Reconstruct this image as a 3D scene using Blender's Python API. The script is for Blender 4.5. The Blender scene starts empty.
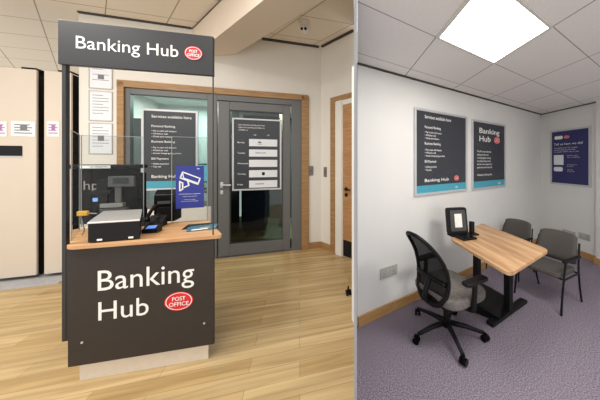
import bpy, bmesh, math, random
from mathutils import Vector, Matrix
random.seed(4)
S = bpy.context.scene
COL = S.collection
PI = math.pi
R = math.radians
# ------------------------------------------------------------------ camera
FP, PX, YH, H = 225.0, 360.0, 162.0, 1.5
cam = bpy.data.objects.new('camera', bpy.data.cameras.new('camera'))
COL.objects.link(cam); S.camera = cam
cam.location = (0, 0, H); cam.rotation_euler = (R(90), 0, 0)
cam.data.sensor_width = 36; cam.data.lens = 36*FP/600
cam.data.shift_x = -(PX-300)/600; cam.data.shift_y = -(200-YH)/600
cam.data.clip_start = 0.02
S.view_settings.view_transform = 'Standard'; S.view_settings.look = 'None'
S.view_settings.gamma = 1; S.view_settings.use_curve_mapping = False
S.view_settings.exposure = 0.14

def at(x, y, Y): return Vector(((x-PX)/FP*Y, Y, H+(YH-y)/FP*Y))
def fl(x, y, z=0.0): return at(x, y, FP*(H-z)/(y-YH))

class Wall:
    """a vertical plane: a point on its floor line and the direction it runs in"""
    def __init__(s, o, d):
        s.o = Vector((o[0], o[1])); s.d = Vector(d).normalized(); s.yaw = math.atan2(s.d.y, s.d.x)
        s.n = Vector((-s.d.y, s.d.x))
    def u(s, x):
        r = Vector(((x-PX)/FP, 1.0))
        det = r.x*(-s.d.y)+s.d.x*r.y
        t = (s.o.x*(-s.d.y)+s.d.x*s.o.y)/det
        p = r*t
        return (p-s.o).dot(s.d)
    def p(s, u, z=0, n=0):
        q = s.o+s.d*u+s.n*n
        return Vector((q.x, q.y, z))
    def z(s, x, y):
        Y = s.p(s.u(x)).y
        return H+(YH-y)/FP*Y
    def rect(s, x0, x1, yt, yb):
        xm = (x0+x1)/2
        return s.u(x0), s.u(x1), s.z(xm, yb), s.z(xm, yt)

# ------------------------------------------------------------------ materials
def lin(c):
    return tuple(((v/255)/12.92 if v/255 <= .04045 else ((v/255+.055)/1.055)**2.4) for v in c)
MATS = {}
def mat(name, rgb, rough=.6, metal=0, var=.06, scale=30, bump=0, spec=.5, emit=None, es=1):
    if name in MATS: return MATS[name]
    m = bpy.data.materials.new(name); m.use_nodes = True
    nt = m.node_tree; b = nt.nodes['Principled BSDF']
    b.inputs['Roughness'].default_value = rough; b.inputs['Metallic'].default_value = metal
    b.inputs['Specular IOR Level'].default_value = spec
    c = lin(rgb)
    tc = nt.nodes.new('ShaderNodeTexCoord'); nz = nt.nodes.new('ShaderNodeTexNoise')
    nz.inputs['Scale'].default_value = scale; nz.inputs['Detail'].default_value = 3
    nt.links.new(tc.outputs['Object'], nz.inputs['Vector'])
    rp = nt.nodes.new('ShaderNodeValToRGB')
    rp.color_ramp.elements[0].position = .3; rp.color_ramp.elements[1].position = .7
    rp.color_ramp.elements[0].color = (*[v*(1-var) for v in c], 1)
    rp.color_ramp.elements[1].color = (*[min(1, v*(1+var)) for v in c], 1)
    nt.links.new(nz.outputs['Fac'], rp.inputs['Fac']); nt.links.new(rp.outputs['Color'], b.inputs['Base Color'])
    if bump:
        bp = nt.nodes.new('ShaderNodeBump'); bp.inputs['Strength'].default_value = bump
        bp.inputs['Distance'].default_value = .01
        nt.links.new(nz.outputs['Fac'], bp.inputs['Height']); nt.links.new(bp.outputs['Normal'], b.inputs['Normal'])
    if emit:
        b.inputs['Emission Color'].default_value = (*lin(emit), 1); b.inputs['Emission Strength'].default_value = es
    MATS[name] = m
    return m

def wood_mat(name, base, dark, yaw, rough=.45, sc=6.0):
    m = bpy.data.materials.new(name); m.use_nodes = True
    nt = m.node_tree; b = nt.nodes['Principled BSDF']; b.inputs['Roughness'].default_value = rough
    tc = nt.nodes.new('ShaderNodeTexCoord'); mp = nt.nodes.new('ShaderNodeMapping')
    mp.inputs['Rotation'].default_value = (0, 0, -yaw); mp.inputs['Scale'].default_value = (.12, 1, 1)
    nz = nt.nodes.new('ShaderNodeTexNoise'); nz.inputs['Scale'].default_value = sc*6; nz.inputs['Detail'].default_value = 5
    nz.inputs['Distortion'].default_value = .6
    rp = nt.nodes.new('ShaderNodeValToRGB')
    rp.color_ramp.elements[0].position = .35; rp.color_ramp.elements[1].position = .65
    rp.color_ramp.elements[0].color = (*lin(dark), 1); rp.color_ramp.elements[1].color = (*lin(base), 1)
    L = nt.links.new
    L(tc.outputs['Object'], mp.inputs['Vector']); L(mp.outputs['Vector'], nz.inputs['Vector'])
    L(nz.outputs['Fac'], rp.inputs['Fac']); L(rp.outputs['Color'], b.inputs['Base Color'])
    return m

def clear_mat(name, tint, alpha_mix, rough=.02, haze=0.0):
    """thin clear sheet: mostly transparent, with a reflective part and a little haze"""
    m = bpy.data.materials.new(name); m.use_nodes = True
    nt = m.node_tree; nt.nodes.clear(); L = nt.links.new
    out = nt.nodes.new('ShaderNodeOutputMaterial')
    tr = nt.nodes.new('ShaderNodeBsdfTransparent'); tr.inputs[0].default_value = (*lin(tint), 1)
    gl = nt.nodes.new('ShaderNodeBsdfGlossy'); gl.inputs['Roughness'].default_value = rough
    df = nt.nodes.new('ShaderNodeBsdfDiffuse')
    nz = nt.nodes.new('ShaderNodeTexNoise'); nz.inputs['Scale'].default_value = 6
    rp = nt.nodes.new('ShaderNodeValToRGB')
    rp.color_ramp.elements[0].color = (.55, .57, .58, 1); rp.color_ramp.elements[1].color = (.75, .76, .76, 1)
    L(nz.outputs['Fac'], rp.inputs['Fac']); L(rp.outputs['Color'], df.inputs[0])
    m1 = nt.nodes.new('ShaderNodeMixShader'); m1.inputs[0].default_value = haze
    m2 = nt.nodes.new('ShaderNodeMixShader'); m2.inputs[0].default_value = alpha_mix
    L(tr.outputs[0], m1.inputs[1]); L(df.outputs[0], m1.inputs[2])
    L(m1.outputs[0], m2.inputs[1]); L(gl.outputs[0], m2.inputs[2]); L(m2.outputs[0], out.inputs[0])
    return m

# ------------------------------------------------------------------ mesh helpers
def link(name, bm, m, parent=None, smooth=False, loc=None):
    bmesh.ops.recalc_face_normals(bm, faces=bm.faces)
    me = bpy.data.meshes.new(name); bm.to_mesh(me); bm.free()
    if smooth:
        for p in me.polygons: p.use_smooth = True
    o = bpy.data.objects.new(name, me); COL.objects.link(o)
    if m: me.materials.append(m)
    if parent: o.parent = parent
    if loc is not None: o.location = loc
    return o
def bx(bm, x0, x1, y0, y1, z0, z1, bev=0, seg=2, M=None):
    b = bmesh.new(); bmesh.ops.create_cube(b, size=1)
    for v in b.verts:
        v.co = Vector((x0+(v.co.x+.5)*(x1-x0), y0+(v.co.y+.5)*(y1-y0), z0+(v.co.z+.5)*(z1-z0)))
    if bev: bmesh.ops.bevel(b, geom=b.edges[:], offset=bev, segments=seg, profile=.5, affect='EDGES')
    if M: b.transform(M)
    merge(bm, b)
def merge(bm, b):
    t = bpy.data.meshes.new('t'); b.to_mesh(t); b.free(); bm.from_mesh(t); bpy.data.meshes.remove(t)
def box(name, parent, m, *a, bev=0, seg=2, M=None):
    bm = bmesh.new(); bx(bm, *a, bev=bev, seg=seg, M=M); return link(name, bm, m, parent)
def prism(bm, pts, z0, z1, bev=0, axis='z'):
    """polygon extruded; axis z: pts are (x,y); axis y: pts are (x,z) extruded in y"""
    b = bmesh.new()
    if axis == 'z': vs = [b.verts.new((p[0], p[1], z0)) for p in pts]; d = (0, 0, z1-z0)
    elif axis == 'y': vs = [b.verts.new((p[0], z0, p[1])) for p in pts]; d = (0, z1-z0, 0)
    else: vs = [b.verts.new((z0, p[0], p[1])) for p in pts]; d = (z1-z0, 0, 0)
    f = b.faces.new(vs); r = bmesh.ops.extrude_face_region(b, geom=[f])
    bmesh.ops.translate(b, vec=d, verts=[v for v in r['geom'] if isinstance(v, bmesh.types.BMVert)])
    bmesh.ops.recalc_face_normals(b, faces=b.faces)
    if bev: bmesh.ops.bevel(b, geom=b.edges[:], offset=bev, segments=2, profile=.5, affect='EDGES')
    merge(bm, b)
def rounded(pts, r, n=5):
    out = []; k = len(pts)
    for i in range(k):
        p = Vector(pts[i]); a = Vector(pts[i-1]); c = Vector(pts[(i+1) % k])
        da = (a-p).normalized(); dc = (c-p).normalized()
        for j in range(n+1):
            t = j/n
            q = p+da*r*(1-t)**2+dc*r*t**2
            out.append((q.x, q.y))
    return out
def rrect(x0, x1, y0, y1, r, n=5): return rounded([(x0, y0), (x1, y0), (x1, y1), (x0, y1)], r, n)
def tube(bm, pts, r, n=8, closed=False):
    pts = [Vector(p) for p in pts]; k = len(pts); rings = []
    rs = r if isinstance(r, (list, tuple)) else [r]*k
    up = Vector((0, 0, 1)); prev = None
    for i, p in enumerate(pts):
        a = pts[i-1] if (i > 0 or closed) else p; c = pts[(i+1) % k] if (i < k-1 or closed) else p
        t = (c-a).normalized()
        if prev is None:
            x = t.cross(up)
            if x.length < .05: x = t.cross(Vector((1, 0, 0)))
        else: x = prev-t*prev.dot(t)
        x.normalize(); prev = x; y = t.cross(x)
        rings.append([bm.verts.new(p+(x*math.cos(2*PI*j/n)+y*math.sin(2*PI*j/n))*rs[i]) for j in range(n)])
    for i in range(k if closed else k-1):
        A, B = rings[i], rings[(i+1) % k]
        for j in range(n): bm.faces.new((A[j], A[(j+1) % n], B[(j+1) % n], B[j]))
    if not closed:
        bm.faces.new(rings[0][::-1]); bm.faces.new(rings[-1])
def smoothpath(pts, n=6):
    P = [Vector(p) for p in pts]; out = []
    for i in range(len(P)-1):
        a = P[max(i-1, 0)]; b = P[i]; c = P[i+1]; d = P[min(i+2, len(P)-1)]
        for j in range(n):
            t = j/n
            out.append(.5*((2*b)+(c-a)*t+(2*a-5*b+4*c-d)*t*t+(3*b-a-3*c+d)*t**3))
    out.append(P[-1]); return out
def cyl(bm, c, r, h, axis='z', n=20, r2=None):
    b = bmesh.new(); bmesh.ops.create_cone(b, cap_ends=True, segments=n, radius1=r, radius2=r if r2 is None else r2, depth=h)
    if axis == 'x': b.transform(Matrix.Rotation(PI/2, 4, 'Y'))
    if axis == 'y': b.transform(Matrix.Rotation(PI/2, 4, 'X'))
    b.transform(Matrix.Translation(c)); merge(bm, b)

def thing(name, label, cat, loc=(0, 0, 0), yaw=0, group=None):
    o = bpy.data.objects.new(name, None); COL.objects.link(o); o.empty_display_size = .1
    o.location = loc; o.rotation_euler = (0, 0, yaw); o['label'] = label; o['category'] = cat
    if group: o['group'] = group
    return o
def tag(o, label, cat, group=None):
    o['label'] = label; o['category'] = cat
    if group: o['group'] = group
    return o
def struct(o): o['kind'] = 'structure'; return o

def text(name, parent, m, lines, x, z, w, y=-.002, flat=False, label=None):
    """lines = [(string, x offset, z of its baseline, cap height, optional width)] in one mesh; faces -y"""
    if len(lines) > 1 and parent.parent is None:
        first = text(name, parent, m, lines[:1], x, z, w, y, flat, label)
        for ln in lines[1:]: text('text_line', first, m, [ln], x, z, w, y, flat)
        return first
    bm = bmesh.new()
    for ln in lines:
        s, ox, oz, ch = ln[:4]; ww = ln[4] if len(ln) > 4 else None
        cu = bpy.data.curves.new('t', 'FONT'); cu.body = s; cu.size = 1; cu.resolution_u = 3
        cu.offset = w
        o = bpy.data.objects.new('t', cu); COL.objects.link(o)
        bpy.context.view_layer.update()
        me = bpy.data.meshes.new_from_object(o.evaluated_get(bpy.context.evaluated_depsgraph_get()))
        bpy.data.objects.remove(o); bpy.data.curves.remove(cu)
        k = ch/.7
        if me.vertices:
            xs = [v.co.x for v in me.vertices]; mn, mx = min(xs), max(xs)
            kx = ww/(mx-mn) if ww else k
            for v in me.vertices:
                X, Z = (v.co.x-mn)*kx, v.co.y*k
                v.co = Vector((x+ox+X, y, z+oz+Z)) if not flat else Vector((x+ox+X, z+oz+Z, y))
            bm.from_mesh(me)
        bpy.data.meshes.remove(me)
    o = link(name, bm, m, parent)
    if label: o['label'] = label
    return o

def oval(parent, cx, cz, rx, rz, y=-.003):
    """red oval badge with a white rim and two lines of white capitals"""
    bm = bmesh.new()
    prism(bm, [(cx+rx*math.cos(2*PI*i/40), cz+rz*math.sin(2*PI*i/40)) for i in range(40)], y, y+.002, axis='y')
    b = link('oval_badge', bm, M_red, parent); b['label'] = 'red oval post office badge'
    bm = bmesh.new(); ri = []
    for k in (.86, .92): ri.append([bm.verts.new((cx+rx*k*math.cos(2*PI*i/40), y-.0006, cz+rz*k*math.sin(2*PI*i/40))) for i in range(40)])
    for i in range(40): bm.faces.new((ri[0][i], ri[0][(i+1) % 40], ri[1][(i+1) % 40], ri[1][i]))
    link('badge_rim', bm, M_white, b)
    text('badge_lettering', b, M_white, [('POST', -rx*.46, rz*.08, rz*.42, rx*.92), ('OFFICE', -rx*.68, -rz*.5, rz*.42, rx*1.36)], cx, cz, .01, y-.0008)

# ------------------------------------------------------------------ palette
M_wallL = mat('warm_white_paint', (228, 223, 214), .8, var=.02, scale=3)
M_wallR = mat('white_paint', (224, 223, 220), .8, var=.015, scale=3)
M_soffit = mat('beige_soffit_paint', (222, 208, 190), .8, var=.02, scale=3)
M_part = mat('grey_panel_edge', (158, 160, 166), .6, var=.02)
M_white = mat('white_lettering', (240, 240, 238), .6, var=.01)
M_red = mat('red_badge', (214, 30, 44), .5, var=.03)
M_char = mat('charcoal_laminate', (54, 49, 46), .5, var=.04, spec=.3)
M_chsign = mat('charcoal_sign', (42, 43, 46), .4, var=.04)
M_black = mat('black_plastic', (17, 16, 17), .45, var=.1, spec=.25)
M_blackm = mat('black_metal', (17, 17, 18), .5, var=.1, spec=.25)
M_gloss = mat('black_gloss', (11, 10, 10), .3, var=.1, spec=.12)
M_silver = mat('brushed_silver', (222, 222, 222), .42, metal=.8, var=.05, scale=60)
M_alu = mat('aluminium_frame', (200, 202, 204), .35, metal=.3, var=.03)
M_dgrey = mat('grey_door_paint', (101, 102, 102), .45, var=.03)
M_dgrey2 = mat('dark_grey_door_gasket', (58, 60, 62), .5, var=.03)
M_oak = wood_mat('oak_trim', (172, 134, 88), (148, 110, 68), 0, .5)
M_oakR = wood_mat('pale_oak_skirting', (190, 150, 98), (172, 130, 80), 0, .5)
M_beige = mat('beige_powder_coat', (214, 202, 186), .55, var=.015, scale=4)
M_paper = mat('paper', (228, 230, 234), .7, var=.03, scale=60)
M_ink = mat('grey_ink', (120, 122, 130), .8, var=.1)
M_purple = mat('purple_ink', (168, 120, 168), .8, var=.1)
M_plinth = mat('satin_metal_plinth', (224, 214, 200), .4, metal=.1, var=.03)
M_track = mat('aluminium_track', (190, 190, 190), .45, metal=.2, var=.08)
M_deskwood = wood_mat('desk_oak', (216, 172, 126), (186, 138, 94), R(13), .4, 5)
M_tabwood = wood_mat('table_oak', (212, 172, 130), (168, 126, 88), 0, .4, 3)
M_poster = mat('charcoal_poster', (52, 55, 62), .4, var=.03)
M_teal = mat('teal_band', (70, 160, 182), .5, var=.03)
M_navy = mat('navy_poster', (44, 44, 98), .4, var=.04)
M_blue = mat('blue_poster', (38, 50, 142), .4, var=.05)
M_fab = mat('charcoal_fabric', (84, 79, 75), .95, var=.12, scale=250, bump=.3)
M_seatfab = mat('speckled_grey_fabric', (114, 108, 104), .95, var=.6, scale=160, bump=.3)
M_glass = clear_mat('window_glass', (225, 238, 236), .07)
M_dglass = clear_mat('door_glass', (190, 200, 198), .05)
M_persp = clear_mat('clear_acrylic', (242, 244, 244), .009, .03, .008)
M_edge = mat('acrylic_edge', (150, 154, 154), .3, var=.03)
M_switch = mat('grey_switch_plate', (128, 126, 124), .4, metal=.4, var=.03)

# ------------------------------------------------------------------ planes
WL = Wall(fl(216, 258.8).xy, (762, 225))              # back wall of the left room
WD = Wall(fl(77, 383).xy, (990, 225))                 # front of the counter
WA = Wall(fl(359, 326).xy, (352, 225))                # long wall of the right room
uc = WA.u(541); CR = WA.p(uc)
WB = Wall(CR.xy, (30, -225))                          # right wall of the right room, from the corner towards us
CL = WL.p(WL.u(321))
WR = Wall(CL.xy, (265, -225))                         # right wall of the left room
ZL, ZR = 3.52, 2.40
print('corner R', CR, 'corner L', CL, WA.z(541, 114), WA.z(357, 56))

# ---- floors
def floor_mesh(name, pts, m, z=0, th=.1):
    bm = bmesh.new(); prism(bm, pts, z-th, z); return struct(link(name, bm, m))
def vinyl():
    m = bpy.data.materials.new('oak_vinyl_planks'); m.use_nodes = True
    nt = m.node_tree; b = nt.nodes['Principled BSDF']; L = nt.links.new; N = nt.nodes.new
    b.inputs['Roughness'].default_value = .38
    tc = N('ShaderNodeTexCoord'); mp = N('ShaderNodeMapping'); mp.inputs['Rotation'].default_value = (0, 0, -R(15))
    L(tc.outputs['Object'], mp.inputs['Vector'])
    br = N('ShaderNodeTexBrick'); br.inputs['Scale'].default_value = 1
    br.inputs['Brick Width'].default_value = .95; br.inputs['Row Height'].default_value = .125
    br.inputs['Mortar Size'].default_value = .0016; br.inputs['Mortar Smooth'].default_value = .3
    br.offset = .37
    br.inputs['Color1'].default_value = (*lin((210, 184, 138)), 1); br.inputs['Color2'].default_value = (*lin((192, 162, 112)), 1)
    br.inputs['Mortar'].default_value = (*lin((150, 118, 76)), 1)
    L(mp.outputs[0], br.inputs['Vector'])
    m2 = N('ShaderNodeMapping'); m2.inputs['Scale'].default_value = (.11, 2.2, 1); L(mp.outputs[0], m2.inputs['Vector'])
    nz = N('ShaderNodeTexNoise'); nz.inputs['Scale'].default_value = 9; nz.inputs['Detail'].default_value = 6; nz.inputs['Distortion'].default_value = .8
    L(m2.outputs[0], nz.inputs['Vector'])
    rp = N('ShaderNodeValToRGB'); rp.color_ramp.elements[0].position = .33; rp.color_ramp.elements[1].position = .68
    rp.color_ramp.elements[0].color = (.56, .50, .42, 1); rp.color_ramp.elements[1].color = (1.0, 1.0, .96, 1)
    L(nz.outputs['Fac'], rp.inputs['Fac'])
    mx = N('ShaderNodeMix'); mx.data_type = 'RGBA'; mx.blend_type = 'MULTIPLY'; mx.inputs['Factor'].default_value = .8
    L(br.outputs['Color'], mx.inputs['A']); L(rp.outputs['Color'], mx.inputs['B']); L(mx.outputs['Result'], b.inputs['Base Color'])
    return m
def carpet():
    m = bpy.data.materials.new('purple_grey_carpet'); m.use_nodes = True
    nt = m.node_tree; b = nt.nodes['Principled BSDF']; L = nt.links.new; N = nt.nodes.new
    b.inputs['Roughness'].default_value = 1; b.inputs['Specular IOR Level'].default_value = .1
    tc = N('ShaderNodeTexCoord')
    nz = N('ShaderNodeTexNoise'); nz.inputs['Scale'].default_value = 120; nz.inputs['Detail'].default_value = 6; nz.inputs['Roughness'].default_value = .8
    L(tc.outputs['Object'], nz.inputs['Vector'])
    rp = N('ShaderNodeValToRGB'); rp.color_ramp.elements[0].position = .36; rp.color_ramp.elements[1].position = .68
    rp.color_ramp.elements[0].color = (*lin((50, 42, 60)), 1); rp.color_ramp.elements[1].color = (*lin((190, 178, 192)), 1)
    L(nz.outputs['Fac'], rp.inputs['Fac']); L(rp.outputs['Color'], b.inputs['Base Color'])
    bp = N('ShaderNodeBump'); bp.inputs['Strength'].default_value = .4; bp.inputs['Distance'].default_value = .01
    L(nz.outputs['Fac'], bp.inputs['Height']); L(bp.outputs['Normal'], b.inputs['Normal'])
    return m
PXL = lambda Y: -.02*Y      # line of the thin partition between the rooms
J0, J1 = -.6, 3.30          # where the floors meet, from behind the camera to the far end
endL = Vector((PXL(J1), J1))
floor_mesh('floor', [(-6.2, -.6), (PXL(1.15), -.6), (PXL(1.15), 1.15), (PXL(3.6), 3.6), (PXL(3.6), 4.4), (-6.2, 4.4)], vinyl())
floor_mesh('floor_right', [(PXL(1.15), -.6), (4.6, -.6), (4.6, 4.9), (3.4, 4.9), (-.05, 2.2), (PXL(1.15), 1.15)], carpet())

# ---- ceilings with a tile grid
def tile_mat(name, rgb, grid, ax, bxv, step, off=(0, 0), w=.022):
    steps = step if isinstance(step, tuple) else (step, step)
    m = bpy.data.materials.new(name); m.use_nodes = True
    nt = m.node_tree; b = nt.nodes['Principled BSDF']; L = nt.links.new; N = nt.nodes.new
    b.inputs['Roughness'].default_value = .9
    tc = N('ShaderNodeTexCoord')
    a = Vector(ax).normalized(); c = Vector(bxv).normalized()
    det = a.x*c.y-a.y*c.x
    # coefficients of a point along the two grid directions
    rows = [(c.y/det, -c.x/det), (-a.y/det, a.x/det)]
    facs = []
    for i, rw in enumerate(rows):
        dp = N('ShaderNodeVectorMath'); dp.operation = 'DOT_PRODUCT'; dp.inputs[1].default_value = (rw[0]/steps[i], rw[1]/steps[i], 0)
        L(tc.outputs['Object'], dp.inputs[0])
        ad = N('ShaderNodeMath'); ad.operation = 'ADD'; ad.inputs[1].default_value = off[i]+100; L(dp.outputs['Value'], ad.inputs[0])
        fr = N('ShaderNodeMath'); fr.operation = 'FRACT'; L(ad.outputs[0], fr.inputs[0])
        lt = N('ShaderNodeMath'); lt.operation = 'LESS_THAN'; lt.inputs[1].default_value = w; L(fr.outputs[0], lt.inputs[0])
        facs.append(lt)
    mxm = N('ShaderNodeMath'); mxm.operation = 'MAXIMUM'; L(facs[0].outputs[0], mxm.inputs[0]); L(facs[1].outputs[0], mxm.inputs[1])
    nz = N('ShaderNodeTexNoise'); nz.inputs['Scale'].default_value = 60; L(tc.outputs['Object'], nz.inputs['Vector'])
    rp = N('ShaderNodeValToRGB'); rp.color_ramp.elements[0].color = (*[v*.93 for v in lin(rgb)], 1); rp.color_ramp.elements[1].color = (*[v*1.05 for v in lin(rgb)], 1)
    L(nz.outputs['Fac'], rp.inputs['Fac'])
    mx = N('ShaderNodeMix'); mx.data_type = 'RGBA'; L(mxm.outputs[0], mx.inputs['Factor'])
    L(rp.outputs['Color'], mx.inputs['A']); mx.inputs['B'].default_value = (*lin(grid), 1)
    L(mx.outputs['Result'], b.inputs['Base Color'])
    return m
AL = WL.d; BL = Vector((-270, 225)).normalized()
AR = WA.d; BR = Vector((336-PX, 225)).normalized()
def offs(p, a, c, step):
    det = a.x*c.y-a.y*c.x; st = step if isinstance(step, tuple) else (step, step)
    return (-(p.x*c.y-p.y*c.x)/det/st[0], -(-p.x*a.y+p.y*a.x)/det/st[1])
pl = at(494, 63, FP*(ZR-H)/(YH-63))                   # near-right corner of the light panel
TR_ = (.80, .56)
o_r = offs(pl, AR, BR, TR_)
M_ceilR = tile_mat('right_ceiling_tiles', (236, 233, 230), (150, 148, 146), AR, BR, TR_, o_r, .014)
pll = at(40, 20, FP*(ZL-H)/(YH-20))
M_ceilL = tile_mat('left_ceiling_tiles', (228, 217, 200), (160, 146, 126), AL, BL, .7, offs(pll, AL, BL, .7), .02)
def ceil(name, pts, z, m):
    bm = bmesh.new(); prism(bm, pts, z, z+.08); return struct(link(name, bm, m))
ceil('ceiling', [(-11, -.6), (PXL(1.15)-.02, -.6), (PXL(3.6)-.02, 4.15), (-1.5, 7.5), (-11, 7.5)], ZL, M_ceilL)
cA0 = WA.p(WA.u(357.3)); cB1 = WB.p(5.6)
ceil('ceiling_right', [(PXL(1.15)+.01, -.6), (4.3, -.6), (cB1.x+.1, cB1.y), (CR.x+.1, CR.y+.12), (cA0.x-.0, cA0.y+.08), (PXL(1.15)+.01, 1.15)], ZR, M_ceilR)
# dark shadow-gap trim at the ceiling edges
M_gap = mat('dark_perimeter_trim', (66, 60, 56), .7, var=.05)
def wbox(name, W, u0, u1, n0, n1, z0, z1, m, bev=0):
    o = box(name, None, m, 0, u1-u0, n0, n1, z0, z1, bev=bev)
    p = W.p(u0); o.location = p; o.rotation_euler = (0, 0, W.yaw); return o
struct(wbox('trim_1', WA, WA.u(357.5), uc, -.02, 0, ZR-.013, ZR, M_gap))
struct(wbox('trim_2', WB, 0.0, 3.2, -.02, 0, ZR-.013, ZR, M_gap))

# ---- right room walls
struct(wbox('wall_right_room_long', WA, WA.u(357.4), uc+.1, 0, .1, 0, ZR, M_wallR))
struct(wbox('wall_right_room_end', WB, 0, 4.3, 0, .1, 0, ZR, M_wallR))
# a shallow pier on the end wall, at the right edge of the view
up0 = WB.u(600)
struct(wbox('wall_pier', WB, up0, up0+1.2, -.07, 0, 0, ZR, M_wallR))
struct(wbox('baseboard_long', WA, WA.u(357.6), uc-.012, -.018, 0, 0, .095, M_oakR, .004))
struct(wbox('baseboard_end', WB, .0, up0, -.018, 0, 0, .095, M_oakR, .004))
struct(wbox('baseboard_pier', WB, up0-.018, up0+1.2, -.088, -.07, 0, .095, M_oakR, .004))
# ---- thin partition between the rooms, its grey end edge towards us
bm = bmesh.new(); prism(bm, [(PXL(1.2)-.0078, 1.2), (PXL(1.2)+.0078, 1.2), (PXL(3.3)+.016, 3.3), (PXL(3.3)-.0078, 3.3)], 0, ZL)
struct(link('wall_partition', bm, M_part))
bm = bmesh.new(); prism(bm, [(PXL(1.2)-.0078, -.6), (PXL(1.2)+.0078, -.6), (PXL(1.2)+.0078, 1.2), (PXL(1.2)-.0078, 1.2)], ZR, ZL)
struct(link('wall_header', bm, M_wallR))

# ---- left room back wall, with one opening for screen and door
uO0, uO1 = WL.u(118), WL.u(307.5)
uE = WL.u(79); uCn = WL.u(321)
zO = WL.z(215, 89.2)
print('opening', uO0, uO1, zO, 'wallend', uE)
bm = bmesh.new()
bx(bm, uE, uO0, 0, .12, 0, ZL); bx(bm, uO0, uO1, 0, .12, zO, ZL); bx(bm, uO1, uCn, 0, .12, 0, ZL)
uM = WL.u(211)
bx(bm, uO0, uM, 0, .12, 0, .82)
o = struct(link('wall_back', bm, M_wallL)); o.location = WL.p(0); o.rotation_euler = (0, 0, WL.yaw)
ur1 = WR.u(354.2)
struct(wbox('wall_side', WR, 0, ur1-.002, 0, .1, 0, ZL, M_wallL))
struct(wbox('baseboard_back', WL, uO1+.012, uCn, -.018, 0, 0, .11, M_oak, .004))
uF0, uF1 = WR.u(331.5), WR.u(336)
struct(wbox('baseboard_side', WR, .012, uF0-.002, -.018, 0, 0, .11, M_oak, .004))
struct(wbox('trim_3', WL, uE, WL.u(192), -.03, 0, ZL-.02, ZL, M_gap))
struct(wbox('trim_4', WL, WL.u(262), uCn-.04, -.03, 0, ZL-.03, ZL, M_gap))
struct(wbox('trim_5', WR, .04, ur1-.01, -.03, 0, ZL-.03, ZL, M_gap))
# downstand beam running from the back wall over our heads
cs = [(192, 28), (192, 57), (234, 55), (261, 37)]
bm = bmesh.new(); A = []
BD = Vector((300, -225)).normalized()
for x, y in cs:
    z = min(WL.z(x, y), ZL); p = WL.p(WL.u(x), z)
    A.append(p)
A[0].z = ZL; A[3].z = ZL
far = [a+Vector((BD.x, BD.y, 0))*.01 for a in A]; tk = []
for a in A:
    L_ = min(3.6, (PXL(1.15)-.03-a.x)/BD.x)
    tk.append(a+Vector((BD.x, BD.y, 0))*L_)
va = [bm.verts.new(p) for p in A]; vb = [bm.verts.new(p) for p in tk]
bm.faces.new(va); bm.faces.new(vb[::-1])
for i in range(4): bm.faces.new((va[i], va[(i+1) % 4], vb[(i+1) % 4], vb[i]))
struct(link('trim_6', bm, M_soffit))
o = wbox('trim_7', Wall(A[0].xy, BD), .02, 2.3, -.0, .03, ZL-.03, ZL, M_gap); struct(o)

# ---- glazed screen (left half of the opening)
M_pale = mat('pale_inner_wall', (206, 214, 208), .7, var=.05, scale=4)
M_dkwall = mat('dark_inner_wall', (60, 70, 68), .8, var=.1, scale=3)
wt = (uO1-uO0)
FW = .085
zt = zO-.0
def opening(name, u0, u1, z0, z1, fw, m, n0, n1, M0=None):
    b = bmesh.new()
    bx(b, u0, u0+fw, n0, n1, z0, z1, .004); bx(b, u1-fw, u1, n0, n1, z0, z1, .004)
    bx(b, u0+fw, u1-fw, n0, n1, z1-fw, z1, .004)
    return b
b = opening('trim_8', uO0, uO1, 0, zO, .0, M_oak, 0, 0) if 0 else bmesh.new()
wf0 = WL.u(125)-uO0; wf1 = uO1-WL.u(301.5)
bx(b, uO0, uO0+wf0, -.03, .12, 0, zO, .004); bx(b, uO1-wf1, uO1+.02, -.03, .12, 0, zO, .004); bx(b, uO0, uO1, -.03, .12, zO-.075, zO+.02, .004)
o = struct(link('trim_8', b, M_oak)); o.location = WL.p(0); o.rotation_euler = (0, 0, WL.yaw)
w0, w1 = uO0+wf0, WL.u(213)
zi = zO-.075
b = bmesh.new()
bx(b, w0, WL.u(130), .0, .08, .82, zi, .004); bx(b, WL.u(207), w1, .0, .08, 0, zi, .004)
bx(b, WL.u(130), WL.u(207), .0, .08, zi-.085, zi, .004); bx(b, WL.u(130), WL.u(207), .0, .08, .82, .9, .004)
o = struct(link('window_1', b, M_dgrey)); o.location = WL.p(0); o.rotation_euler = (0, 0, WL.yaw)
g = box('window_glass', o, M_glass, WL.u(129.5), WL.u(207.5), .035, .045, .89, zi-.08)

# ---- glazed door (right half)
d0, d1 = w1+.0, uO1-wf1
DR = bpy.data.objects.new('door_1', None); COL.objects.link(DR); struct(DR)
DR.location = WL.p(0); DR.rotation_euler = (0, 0, WL.yaw)
b = bmesh.new()
bx(b, d0, WL.u(217), -.005, .09, 0, zi, .004); bx(b, WL.u(291.5), d1, -.005, .09, 0, zi, .004); bx(b, WL.u(217), WL.u(291.5), -.005, .09, zi-.09, zi, .004)
bx(b, WL.u(217), WL.u(291.5), -.005, .09, 0, .012)
link('door_frame', b, M_dgrey2 if 0 else M_dgrey, DR)
box('door_gasket', DR, M_dgrey2, WL.u(217), WL.u(291.5), .055, .065, .012, zi-.09) if 0 else None
b = bmesh.new()
l0, l1 = WL.u(218)+.004, WL.u(290.5)-.004; g0, g1 = WL.u(229.5), WL.u(283)
zd = zi-.1
bx(b, l0, g0, .0, .06, .02, zd, .005); bx(b, g1, l1, .0, .06, .02, zd, .005)
bx(b, g0, g1, .0, .06, zd-.13, zd, .005); bx(b, g0, g1, .0, .06, .02, .2, .005)
link('door_leaf', b, M_dgrey, DR)
b = bmesh.new()
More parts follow.
